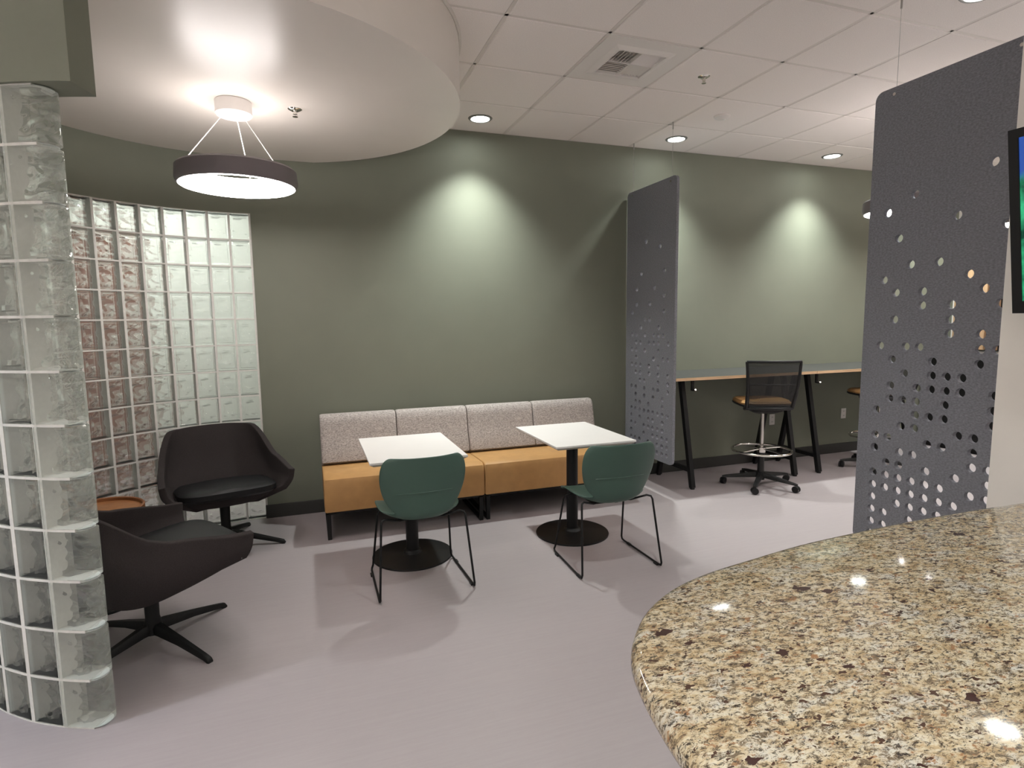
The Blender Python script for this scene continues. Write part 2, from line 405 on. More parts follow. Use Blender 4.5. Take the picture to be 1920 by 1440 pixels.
# glass block meshes -------------------------------------------------
def block_mesh(w, h, d, name):
    """cast block: wavy glass faces inside a rounded rim, coated pale edges"""
    mb = MB(); c = 0.007; e = 0.015
    rect = lambda i, y: [(-w/2+i, y, i), (w/2-i, y, i), (w/2-i, y, h-i), (-w/2+i, y, h-i)]
    for s_ in (-1, 1):
        yo = s_*d/2
        R_ = [rect(0, yo-s_*0.006), rect(c, yo), rect(e, yo-s_*0.0005), rect(e+0.004, yo-s_*0.003)]
        mb.loops(R_, False, 0)
        mb.add(R_[3], [(0, 1, 2, 3)], 1)
    mb.loops([rect(0, -d/2+0.006), rect(0, d/2-0.006)], False, 2)
    return mb.mesh(name, [GLASS, GLASSW, BLOCKSIDE])
def end_block_mesh(w, h, d, name):
    """bullnose end unit: the glass wraps round the free (+x) end"""
    mb = MB()
    def path(off):
        R = d/2-off; k = 0.042; xe = w/2-off; pts = [(-w/2, -R)]
        for i in range(7):
            a = -PI/2+PI/2*i/6; pts.append((xe-k+k*math.cos(a), -R+k+k*math.sin(a)))
        for i in range(7):
            a = PI/2*i/6; pts.append((xe-k+k*math.cos(a), R-k+k*math.sin(a)))
        pts.append((-w/2, R)); return pts
    po, p2 = path(0), path(0.006)
    mb.surf([[(x, y, 0) for x, y in p2], [(x, y, 0.006) for x, y in po]], 0)
    mb.surf([[(x, y, 0.006) for x, y in po], [(x, y, h-0.006) for x, y in po]], 1)
    mb.surf([[(x, y, h-0.006) for x, y in po], [(x, y, h) for x, y in p2]], 0)
    n = len(p2)
    mb.add([(x, y, 0) for x, y in p2], [tuple(range(n))], 2)
    mb.add([(x, y, h) for x, y in p2], [tuple(range(n))], 2)
    mb.add([(-w/2, -d/2+0.006, 0), (-w/2, d/2-0.006, 0), (-w/2, d/2, 0.006), (-w/2, d/2, h-0.006), (-w/2, d/2-0.006, h), (-w/2, -d/2+0.006, h), (-w/2, -d/2, h-0.006), (-w/2, -d/2, 0.006)], [tuple(range(8))], 2)
    return mb.mesh(name, [GLASS, GLASSW, BLOCKSIDE], smooth=True)
def glass_wall(name, c, rc, cols, label, end_cols=(), sgn=1):
    """cols: list of block-centre angles; sgn=+1 turns the block's outward side to the ring's outside"""
    par = bpy.data.objects.new(name, None)
    mb = MB(); d = 0.095
    da = BW/rc; a0, a1 = min(cols)-da/2, max(cols)+da/2
    for r in range(NR+1):
        z = r*RP; hi = 0.005 if r < NR else 0.0; lo = 0.005 if r else 0.0
        ae0 = a0-0.004; ae1 = a1+0.004
        if end_cols: ae1 = a1-0.03
        arc_slab(mb, c, rc-d/2, rc+d/2, ae0, ae1, max(0, z-lo), min(GH, z+hi), 2*len(cols))
    for k in range(len(cols)+1):
        if end_cols and k == len(cols): continue
        a = a0+k*da; ca, sa = math.cos(a), math.sin(a)
        T = Matrix.Translation((c[0]+rc*ca, c[1]+rc*sa, 0)) @ Matrix.Rotation(a-PI/2, 4, 'Z')
        jw = 0.0095 if end_cols else 0.0072; mb.box(-jw, jw, -d/2, d/2, 0, GH, 0, T)
    root = struct(mb.build(name, MORTAR), label)
    me = block_mesh(BW-(0.015 if end_cols else 0.011), RP-0.010, 0.098, 'glass_block')
    mend = end_block_mesh(BW+0.012, RP-0.006, 0.100, 'bullnose_glass_block') if end_cols else None
    for k, a in enumerate(cols):
        for r in range(NR):
            e = k in end_cols
            o = bpy.data.objects.new('bullnose_glass_block' if e else 'glass_block', mend if e else me); C.objects.link(o); o.parent = root
            o.location = (c[0]+rc*math.cos(a), c[1]+rc*math.sin(a), r*RP+(0.003 if e else 0.005))
            o.rotation_euler = (0, 0, a+PI/2)      # local -y faces the outside, +x runs to growing angle
    return root
da = BW/BR
glass_wall('wall_glass_back', BC, BR+0.050, [PI/2+0.006+(k+0.5)*BW/(BR+0.05) for k in range(14)], 'curved glass block screen behind the lounge chairs')
NC, NRo = (-0.432, 3.555), 1.134
dn = BW/(NRo-0.05)
a_tip = math.radians(250.2)
glass_wall('wall_glass_near', NC, NRo-0.050, sorted(a_tip-(k+0.5)*dn for k in range(7)), 'curved glass block screen ending under the green header', end_cols=(6,))
struct(arc_slab(MB(), NC, 1.004, 1.146, math.radians(195), math.radians(255.7), GH, ZC+0.02, 30).build('wall_header', GREEN), 'boxed green header above the glass block end')

# corridor door
door = struct(MB().box(-2.55, -1.55, YF-0.05, YF+0.0, 0, 2.35).build('door_1', DOORW, bevel=0.006), 'red brown wooden door seen through the glass blocks')
dfm = MB()
for a, b_ in ((-2.62, -2.55), (-1.55, -1.48)): dfm.box(a, b_, YF-0.07, YF, 0, 2.42)
dfm.box(-2.55, -1.55, YF-0.07, YF, 2.35, 2.42); dfm.build('door_frame', DOORW, door)
h_ = MB(); h_.tube([(-1.64, YF-0.05, 1.0), (-1.64, YF-0.10, 1.0), (-1.76, YF-0.10, 1.0)], 0.010); h_.build('door_handle', CHROME, door, smooth=True)

# ------------------------------------------------------------------ ceiling: grid and tiles
T0 = 0.6096; GX, GY = 1.6734, 4.2533
DC, DR, DZ = (-0.332, 3.706), 1.27, 2.784
gm = MB()
gm.box(XL, XR, YN, YF, ZC+0.030, ZC+0.09)
xs = [GX+T0*i for i in range(-10, 10) if XL < GX+T0*i < XR]
ys = [GY+T0*j for j in range(-13, 1)]
for x in xs: gm.box(x-0.010, x+0.010, YN, YW, ZC, ZC+0.032)
for y in ys: gm.box(XL, XR, y-0.010, y+0.010, ZC, ZC+0.032)
gm.box(-0.4, XR, YW-0.020, YW, ZC, ZC+0.032)
ceil = struct(gm.build('ceiling', GRID), 'white mineral tile ceiling in a square grid')
tile_me = None
def tile_mesh(w, d):
    mb = MB(); e = 0.006; z0, z1 = ZC-0.003, ZC+0.030
    lo = [(-w/2+e, -d/2+e, z0), (w/2-e, -d/2+e, z0), (w/2-e, d/2-e, z0), (-w/2+e, d/2-e, z0)]
    md = [(-w/2, -d/2, z0+e), (w/2, -d/2, z0+e), (w/2, d/2, z0+e), (-w/2, d/2, z0+e)]
    hi = [(x, y, z1) for x, y, _ in md]
    return mb.loops([lo, md, hi]).mesh('ceiling_tile', TILE)
tA = tile_mesh(T0-0.019, T0-0.019); tB = tile_mesh(T0-0.019, YW-GY-0.030)
VENT_IJ = (0, -2)
for i in range(-6, 10):
    for j in range(-9, 1):
        cx = GX+T0*(i+0.5); y0 = GY+T0*j
        if (i, j) == VENT_IJ or cx > XR-0.3: continue
        cy = y0+T0/2 if j < 0 else (y0+0.010+YW-0.020)/2
        if math.hypot(cx-DC[0], cy-DC[1]) < 0.85 or (cx < -0.4 and j > -3): continue
        if j == 0 and cx < 0.0: continue
        o = bpy.data.objects.new('ceiling_tile', tA if j < 0 else tB); C.objects.link(o); o.parent = ceil; o.location = (cx, cy, 0)

# round dropped soffit
sm = MB(); n = 96; ring = []
for k in range(n):
    a = 2*PI*k/n; x, y = DC[0]+DR*math.cos(a), DC[1]+DR*math.sin(a)
    ring.append((x, min(y, YW+0.02)))
# towards the curved wall the soffit runs right up to it
ring2 = []
for (x, y) in ring:
    if x < -0.36 and y > 2.75:
        v = Vector((x-BC[0], y-BC[1])); v = v.normalized()*(BR+0.02); x, y = BC[0]+v.x, BC[1]+v.y
    ring2.append((x, y))
sm.loops([[(x, y, DZ) for x, y in ring2], [(x, y, ZC+0.02) for x, y in ring2]])
struct(sm.build('ceiling_soffit', SOFFIT, smooth=True), 'round dropped ceiling disc above the lounge chairs')
tr = MB(); tr.tube([(DC[0]+(DR+0.006)*math.cos(a), DC[1]+(DR+0.006)*math.sin(a), ZC-0.006) for a in [(-100+i*4)*PI/180 for i in range(40)]], 0.010, 6)
struct(tr.build('trim_1', GRID, smooth=True), 'thin curved trim around the dropped disc')

# ------------------------------------------------------------------ lamps
def downlight(x, y, power, label, size=98, blend=1.0, z=ZC, col=C_COOL):
    t = thing('downlight', label, 'ceiling light', (x, y, z), 0, 'recessed round downlights in the tile ceiling')
    MB().lathe([(0.071, -0.002), (0.074, -0.011), (0.090, -0.009), (0.096, -0.003), (0.096, 0.004)], 40).build('trim_ring', pmr, t, smooth=True)
    MB().lathe([(0.0, -0.004), (0.05, -0.004), (0.073, -0.003)], 40).build('lens', LENS_E, t, smooth=True)
    l = bpy.data.lights.new('downlight_beam', 'SPOT'); l.energy = power; l.spot_size = math.radians(size); l.spot_blend = blend
    l.shadow_soft_size = 0.055; l.color = col
    o = bpy.data.objects.new('downlight_beam', l); C.objects.link(o); o.parent = t; o.location = (0, 0, -0.02)
    return t
pmr = pm('trim_grey', (0.20, 0.20, 0.19), 0.4)
downlight(1.37, 4.565, P_WASH, 'round downlight close to the green wall beside the dropped disc')
downlight(3.18, 4.553, P_WASH, 'round downlight above the hanging felt panel by the wall')
downlight(5.008, 4.56, P_WASH, 'round downlight above the two bar stools')
downlight(6.84, 4.56, P_WASH, 'round downlight by the far slatted wood end')
downlight(3.228, 2.10, P_ROOM*0.5, 'round downlight above the felt panel next to the counter')
NAMES = ['just outside the rim of the dropped disc', 'past the hanging ring lamps', 'near the end wall cabinet', 'over the open floor before the counter', 'over the granite counter', 'behind the television wall', 'beside the header over the glass blocks', 'by the side wall', 'by the front wall', 'behind the counter end', 'in the front corner']
for k, (x, y) in enumerate([(1.37, 2.10), (5.05, 2.10), (6.85, 2.10), (-0.45, -0.25), (1.37, -0.25), (3.2, -0.25), (-2.3, 2.1), (-2.3, -0.25), (-0.45, -2.6), (1.37, -2.6), (-2.3, -2.6)]):  # unseen downlights continuing the ceiling grid, added to fill the room with light
    downlight(x, y, P_ROOM*(1.25 if x < -1 else 0.5 if y > 1 and x > 2 else 0.45 if y > 1 else 0.7 if x > 0 and y > -1 else 1.2), 'added fill downlight in the ceiling tiles '+NAMES[k], col=(0.80, 0.90, 1.0) if x < -1 else C_COOL)

def ring_pendant(x, y, zc, zr, label, rz=0):
    t = thing('ring_pendant', label, 'pendant lamp', (x, y, zr), rz, 'ring pendant lamps')
    R0, R1, hh = 0.315, 0.245, 0.105; zt = zc-zr
    MB().lathe([(R1+0.006, hh), (R0-0.012, hh), (R0, hh-0.012), (R0+0.004, 0.03), (R0-0.006, 0.006), (R0-0.012, 0.004)], 72).build('ring_body', RINGM, t, smooth=True)
    MB().lathe([(R0-0.012, 0.004), (R0-0.018, 0.0), (R1+0.004, 0.012), (R1, 0.020)], 72).build('led_diffuser', RING_E, t, smooth=True)
    MB().lathe([(R1, 0.020), (R1, hh), (R1+0.006, hh)], 72).build('inner_diffuser', ring_in, t, smooth=True)
    MB().lathe([(0, zt-0.078), (0.088, zt-0.078), (0.096, zt-0.070), (0.096, zt-0.004), (0.09, zt+0.002), (0, zt+0.002)], 48).build('canopy', WMETAL, t, smooth=True)
    for k in range(3):
        a = math.radians(200+120*k)
        p0 = (0.055*math.cos(a), 0.055*math.sin(a), zt-0.076); p1 = (0.272*math.cos(a), 0.272*math.sin(a), hh-0.004)
        MB().tube([p0, p1], 0.0028, 8).build('cable', OUTLET, t, smooth=True)
    return t
ring_in = em('ring_inner', (1.0, 0.93, 0.90), E_RING*0.7)
ring_pendant(-0.325, 3.71, DZ, 2.318, 'dark ring pendant lamp hanging under the round dropped disc')
ring_pendant(4.47, 3.33, ZC, 2.345, 'dark ring pendant lamp hanging beyond the large felt panel', 0.3)
ring_pendant(6.15, 3.36, ZC, 2.345, 'dark ring pendant lamp near the slatted wood end wall', 0.9)
tp = thing('corridor_fill_light', 'flat square fill light added in the corridor behind the glass', 'ceiling light', (-1.2, 5.62, ZC))  # corridor lamp added so the glass blocks look pale
MB().box(-0.3, 0.3, -0.3, 0.3, -0.012, 0.01).build('frame', WMETAL, tp)
MB().box(-0.28, 0.28, -0.28, 0.28, -0.016, -0.011).build('diffuser', CORR_FILL_E, tp)

def fill_pendant(x, y, length, label):  # out-of-view pendants, added to brighten the ceiling and raise the ambient light
    t = thing('fill_pendant', label, 'pendant lamp', (x, y, 2.48), 0, 'unseen fill pendants added around the room')
    MB().box(-length/2, length/2, -0.055, 0.055, 0, 0.06).build('housing', WMETAL, t, bevel=0.005)
    MB().box(-length/2+0.02, length/2-0.02, -0.045, 0.045, 0.060, 0.064).build('top_diffuser', FILL_UP_E, t)
    MB().box(-length/2+0.02, length/2-0.02, -0.045, 0.045, -0.004, 0.0).build('bottom_diffuser', FILL_DOWN_E, t)
    for s_ in (-1, 1): MB().tube([(s_*(length/2-0.2), 0, 0.06), (s_*(length/2-0.2), 0, ZC-2.48)], 0.0015, 6).build('cable', STEEL, t)
FILL_UP_E = em('fill_led_up', (1.0, 0.965, 0.93), 55.0)
FILL_DOWN_E = em('fill_led_down', (1.0, 0.965, 0.93), 8.0)
fill_pendant(-2.6, 0.2, 2.4, 'long unseen fill light added left of the glass block screens')
fill_pendant(-2.6, -2.4, 2.4, 'long unseen fill light added by the front wall')
fill_pendant(5.2, 0.2, 2.4, 'long unseen fill light added beyond the television wall')

def sprinkler(x, y, z, label):
    t = thing('fire_sprinkler', label, 'sprinkler', (x, y, z))
    MB().lathe([(0.0, -0.012), (0.018, -0.012), (0.038, -0.002), (0.040, 0.0005)], 28).build('escutcheon', CHROME, t, smooth=True)
    b = MB(); b.lathe([(0.0, -0.030), (0.009, -0.030), (0.009, -0.010)], 12); b.tube([(-0.011, 0, -0.024), (-0.011, 0, -0.036), (0, 0, -0.040)], 0.0022, 6); b.tube([(0.011, 0, -0.024), (0.011, 0, -0.036), (0, 0, -0.040)], 0.0022, 6)
    b.box(-0.012, 0.012, -0.004, 0.004, -0.026, -0.022); b.build('head', CHROME, t, smooth=True)
    MB().lathe([(0.0, -0.039), (0.015, -0.040), (0.015, -0.0425), (0, -0.0425)], 20).build('deflector', CHROME, t, smooth=True)
sprinkler(-0.002, 3.733, DZ, 'chrome fire sprinkler in the dropped disc beside the pendant')
sprinkler(2.554, 3.362, ZC-0.003, 'chrome fire sprinkler in the tile next to the air vent')
sd = thing('smoke_detector', 'low white round detector on a ceiling tile', 'smoke detector', (3.177, 3.946, ZC-0.003))
MB().lathe([(0, -0.022), (0.045, -0.020), (0.060, -0.010), (0.062, 0.001)], 32).build('cover', WMETAL, sd, smooth=True)
MB().lathe([(0, -0.029), (0.008, -0.029), (0.010, -0.019)], 14, 0.02, 0).build('indicator', OUTLET, sd, smooth=True)

# air vent
vx, vy = GX+T0*0.5, GY+T0*(VENT_IJ[1]+0.5)
vt = thing('air_vent', 'square white four way air vent set in the tiles', 'air vent', (vx, vy, ZC))
pl = MB(); q0, q1, q2 = 0.296, 0.205, 0.172
def sq(a, z): return [(-a, -a, z), (a, -a, z), (a, a, z), (-a, a, z)]
pl.loops([sq(q0, 0.02), sq(q0, -0.004), sq(q1, -0.004), sq(q2, -0.014), sq(q2-0.012, -0.014), sq(q2-0.012, 0.03)], cap=False)
pl.build('face_plate', WMETAL, vt)
MB().box(-0.2, 0.2, -0.2, 0.2, 0.035, 0.04).build('duct', VOID, vt)
qi = q2-0.012
for sx in (-1, 1):
    for sy in (-1, 1):
        alongx = (sx*sy < 0); cxq, cyq = sx*qi/2, sy*qi/2
        for k in range(7):
            o = (-qi/2)+(k+0.5)*qi/7
            b = MB()
            if alongx:
                b.beam((cxq-qi/2, cyq+o, 0.004), (cxq+qi/2, cyq+o, 0.004), 0.0018, 0.026, side=(0, 1.1*sy, 1))
            else:
                b.beam((cxq+o, cyq-qi/2, 0.004), (cxq+o, cyq+qi/2, 0.004), 0.0018, 0.026, side=(-1.1*sx, 0, 1))
            b.build('louver', WMETAL, vt)
b = MB(); b.box(-qi, qi, -0.002, 0.002, -0.010, 0.02); b.box(-0.002, 0.002, -qi, qi, -0.010, 0.02); b.build('divider', WMETAL, vt)

# ------------------------------------------------------------------ felt panels
HP, HQ = 0.0697, 0.0688
def rrect(x0, x1, y0, y1, r, n=6):
    pts = []
    for cx, cy, a in ((x1-r, y0+r, -90), (x1-r, y1-r, 0), (x0+r, y1-r, 90), (x0+r, y0+r, 180)):
        for i in range(n+1):
            t = math.radians(a+90*i/n); pts.append((cx+r*math.cos(t), cy+r*math.sin(t)))
    return pts
def circle(cx, cy, r, n=18): return [(cx+r*math.cos(-2*PI*k/n), cy+r*math.sin(-2*PI*k/n)) for k in range(n)]
XP = 2.893
def felt_panel(y0, y1, z0, z1, pattern, ycol, pitch_y, zrow, pitch_z, cables, label):
    t = thing('hanging_felt_panel', label, 'room divider', (XP, (y0+y1)/2, z0), 0, 'perforated felt panels hung from the ceiling')
    holes = []
    yc = (y0+y1)/2
    for r, row in pattern.items():
        for k, ch in enumerate(row):            # first character = far column
            if ch == 'O': holes.append(circle(ycol+pitch_y*(8-k)-yc, zrow+pitch_z*r-z0, 0.0215))
    to3 = Matrix(((0, 0, 1, 0), (1, 0, 0, 0), (0, 1, 0, 0), (0, 0, 0, 1)))
    o = flat_shape('perforated_sheet', rrect(y0-yc, y1-yc, 0, z1-z0, 0.042), holes, 0.024, to3, FELT, t)
    for cy in cables:
        c = MB(); c.tube([(0, cy-yc, z1-z0-0.03), (0, cy-yc, ZC-z0-0.03)], 0.0013, 6); ob = c.build('cable', STEEL, t, smooth=True)
        g = MB(); g.tube([(0, cy-yc, ZC-z0-0.055), (0, cy-yc, ZC-z0+0.002)], 0.005, 10); g.build('ceiling_gripper', STEEL, ob, smooth=True)
        b = MB(); b.tube([(-0.016, cy-yc, z1-z0-0.035), (0.016, cy-yc, z1-z0-0.035)], 0.008, 14); b.build('clamp', CHROME, t, smooth=True)
    return t
FARP = {27: '...O.....', 26: '......O..', 23: '..O....O.', 21: '.O...O...', 20: '.......O.', 19: '.O..O....', 18: 'O......O.', 17: '...OO....', 16: '..O...O..',
 15: 'OO.O.OOO.', 14: '.OO.OOO.O', 13: 'OO.O..O..', 12: '.O...O.OO', 11: 'OOO.O.O..', 10: '.OO.O.O.O', 9: '..OO..O.O', 8: 'OO.O.OO.O', 7: '.O.O.O.O.', 6: '.OO.O..O.',
 5: 'OOOOOOOOO', 4: 'O.O.OO.O.', 3: 'OO.OOOOO.', 2: 'O..O.OOOO', 1: 'OOO.O.OOO', 0: 'OO.OO.OOO'}
NEARP = {27: '.......O.', 26: '..O......', 25: 'O........', 24: '.....O...', 23: '.O......O', 21: '..O.O....', 20: 'O.....O..', 19: '.O.O...O.', 18: '...O.O..O', 17: '.O...O...',
 16: '.....O.O.', 15: 'O.OO...OO', 14: '.O..O..O.', 13: '..O.OOO..', 12: '.O.OOOO.O', 11: '.OOO.O..O', 10: 'O..OOO..O', 9: '..OO..OO.', 8: 'OO..OO.O.', 7: 'O.OO...OO', 6: '.OO.O.O.O',
 5: 'OOOOOO.OO', 4: 'OOOOOOO..', 3: 'O.OOOO.O.', 2: 'OO.O.OO.O', 1: 'OO.OO.O.O', 0: 'O.OO.OO.O'}
# pattern rows read from the high-y edge; row z measured on the near face
felt_panel(4.105, 4.876, 0.296, 2.705, FARP, 4.188, 0.0723, 0.365, 0.0691, (4.19, 4.79), 'perforated grey felt panel hanging between the tables and the tall desk')
felt_panel(1.60, 2.365, 0.296, 2.705, NEARP, 1.704, HP, 0.36, HQ, (1.70, 2.26), 'perforated grey felt panel hanging behind the granite counter')

# ------------------------------------------------------------------ bench seating (two modules)
def bench(x0, x1, label):
    w = x1-x0; t = thing('bench_sofa', label, 'sofa', (x0+w/2, 4.2, 0), 0, 'armless bench modules along the green wall'); hw = w/2
    # seat: rounded slab, front edge dropped
    prof = [(0.0, 0.205), (-0.006, 0.23), (-0.004, 0.40), (0.010, 0.440), (0.045, 0.458), (0.30, 0.452), (0.50, 0.440), (0.50, 0.205)]
    L = []
    for xx, ins in ((-hw, 0.012), (-hw+0.004, 0.004), (-hw+0.014, 0), (hw-0.014, 0), (hw-0.004, 0.004), (hw, 0.012)):
        L.append([(xx, 0.25+(y-0.25)*(1-ins*2), 0.33+(z-0.33)*(1-ins*4)) for y, z in prof])
    MB().loops(L).build('seat', TAN, t, smooth=True)
    # one back per seat
    pb = [(0.47, 0.44), (0.415, 0.47), (0.425, 0.53), (0.455, 0.60), (0.475, 0.68), (0.492, 0.76), (0.505, 0.805), (0.53, 0.828), (0.57, 0.832), (0.615, 0.820), (0.63, 0.78), (0.63, 0.22), (0.49, 0.22)]
    for sgn in (-1, 1):
        a, b_ = (-hw, -0.003) if sgn < 0 else (0.003, hw); L = []
        cy, cz = 0.55, 0.6
        for xx, k in ((a, 0.90), (a+0.005, 0.96), (a+0.016, 0.99), (a+0.035, 1), (b_-0.035, 1), (b_-0.016, 0.99), (b_-0.005, 0.96), (b_, 0.90)):
            L.append([(xx, cy+(y-cy)*k, cz+(z-cz)*(1-(1-k)*0.35)) for y, z in pb])
        MB().loops(L).build('back_cushion', GREYFAB, t, smooth=True)
    fr = MB(); fr.box(-hw+0.02, hw-0.02, 0.03, 0.60, 0.180, 0.206); fr.build('frame_rail', BLACKM, t)
    for sgn in (-1, 1):
        xx = sgn*(hw-0.025); lg = MB()
        lg.box(xx-0.014, xx+0.014, 0.012, 0.040, 0, 0.19); lg.box(xx-0.014, xx+0.014, 0.58, 0.608, 0, 0.19); lg.box(xx-0.014, xx+0.014, 0.04, 0.58, 0.004, 0.018)
        lg.build('sled_leg', BLACKM, t)
    return t
bench(0.062, 1.243, 'grey and tan two seat bench next to the glass block screen')
bench(1.249, 2.435, 'grey and tan two seat bench next to the hanging felt panel')

# ------------------------------------------------------------------ cafe tables
def cafe_table(x, y, label):
    t = thing('cafe_table', label, 'table', (x, y, 0), 0, 'white topped cafe tables at the bench')
    hx, hy = 0.292, 0.385
    tp = MB(); r_ = lambda a, b, z: [(-a, -b, z), (a, -b, z), (a, b, z), (-a, b, z)]
    tp.loops([r_(hx-0.022, hy-0.022, 0.712), r_(hx, hy, 0.728), r_(hx, hy, 0.7385), r_(hx-0.0015, hy-0.0015, 0.740)], True, 0)
    tp.m = [1]*4+[0]*8+[1, 0]
    tp.build('table_top', [LAMIN, TGREY], t)
    MB().lathe([(0.0, 0.712), (0.041, 0.712), (0.041, 0.03), (0.0, 0.03)], 32).build('column', BLACKM, t, smooth=True)
    MB().lathe([(0.0, 0.0), (0.262, 0.0), (0.264, 0.006), (0.262, 0.011), (0.13, 0.018), (0.062, 0.026), (0.055, 0.04), (0.042, 0.046), (0, 0.046)], 64).build('base_plate', BLACKM, t, smooth=True)
    sp = MB(); sp.box(-0.14, 0.14, -0.03, 0.03, 0.700, 0.7125); sp.box(-0.03, 0.03, -0.2, 0.2, 0.700, 0.7125); sp.build('top_bracket', BLACKM, t)
    return t
cafe_table(0.597, 3.735, 'square white cafe table on a black disc base beside the glass block screen')
cafe_table(1.760, 3.715, 'square white cafe table on a black disc base beside the hanging felt panel')

# ------------------------------------------------------------------ green shell chairs
def shell_chair(x, y, rz, label):
    t = thing('shell_chair', label, 'chair', (x, y, 0), rz, 'sage green plastic chairs at the cafe tables')
    # centre-line profile (y forward = +y): front of seat -> rear -> up the back
    prof = [(0.225, 0.425, 0.40), (0.215, 0.440, 0.435), (0.15, 0.447, 0.475), (0.06, 0.440, 0.490), (-0.03, 0.430, 0.485), (-0.10, 0.424, 0.455),
            (-0.145, 0.424, 0.385), (-0.178, 0.436, 0.325), (-0.198, 0.462, 0.330), (-0.208, 0.500, 0.385), (-0.214, 0.545, 0.430), (-0.219, 0.590, 0.462), (-0.224, 0.600, 0.468),
            (-0.232, 0.640, 0.487), (-0.242, 0.690, 0.496), (-0.252, 0.735, 0.490), (-0.260, 0.775, 0.468), (-0.265, 0.800, 0.425), (-0.267, 0.808, 0.385)]
    rows = []; n = 18
    for i, (py, pz, w) in enumerate(prof):
        row = []
        back = sstep(6, 10, i)
        for k in range(n+1):
            u = -1+2*k/n; xx = u*w/2
            up_ = 0.050*abs(u)**3*(1-back)*sstep(0, 4, i)            # seat sides curl up
            cy_ = 0.055*(abs(u)**2.2)*back                           # back wraps forward
            dz = 0.0
            row.append((xx, py+cy_, pz+up_+dz))
        rows.append(row)
    MB().surf(rows).build('shell', GPLAST, t, smooth=True, solid=0.009, sub=1)
    # raised lumbar ridge across the back
    rd = MB(); pts = []
    for k in range(13):
        u = -0.70+1.4*k/12; pts.append((u*0.232, -0.2275+0.055*abs(u)**2.2, 0.600-0.018*max(0, abs(u)-0.5)))
    rd.tube(pts, 0.0028, 6); rd.build('lumbar_ridge', GPLAST, t, smooth=True)
    for s_ in (-1, 1):
        P = [(s_*0.06, 0.10, 0.418), (s_*0.19, 0.125, 0.416), (s_*0.215, 0.135, 0.405), (s_*0.222, 0.145, 0.380), (s_*0.250, 0.222, 0.040), (s_*0.257, 0.225, 0.018), (s_*0.262, 0.205, 0.010),
             (s_*0.272, -0.215, 0.010), (s_*0.272, -0.238, 0.014), (s_*0.271, -0.246, 0.032), (s_*0.243, -0.178, 0.425), (s_*0.238, -0.168, 0.442), (s_*0.218, -0.150, 0.446), (s_*0.13, -0.105, 0.414), (s_*0.06, -0.08, 0.414)]
        MB().tube(P, 0.0065, 10).build('sled_leg', BLACKM, t, smooth=True)
        for yy in (0.15, -0.19): MB().box(s_*0.268-0.008, s_*0.268+0.008, yy-0.02, yy+0.02, 0, 0.012).build('glide', BLACKP, t)
    MB().box(-0.13, 0.13, -0.10, 0.12, 0.408, 0.420).build('seat_bracket', BLACKM, t)
    return t
shell_chair(0.577, 3.362, 0.02, 'sage green shell chair at the table beside the lounge area')
shell_chair(1.755, 3.222, -0.02, 'sage green shell chair at the table beside the felt panel')

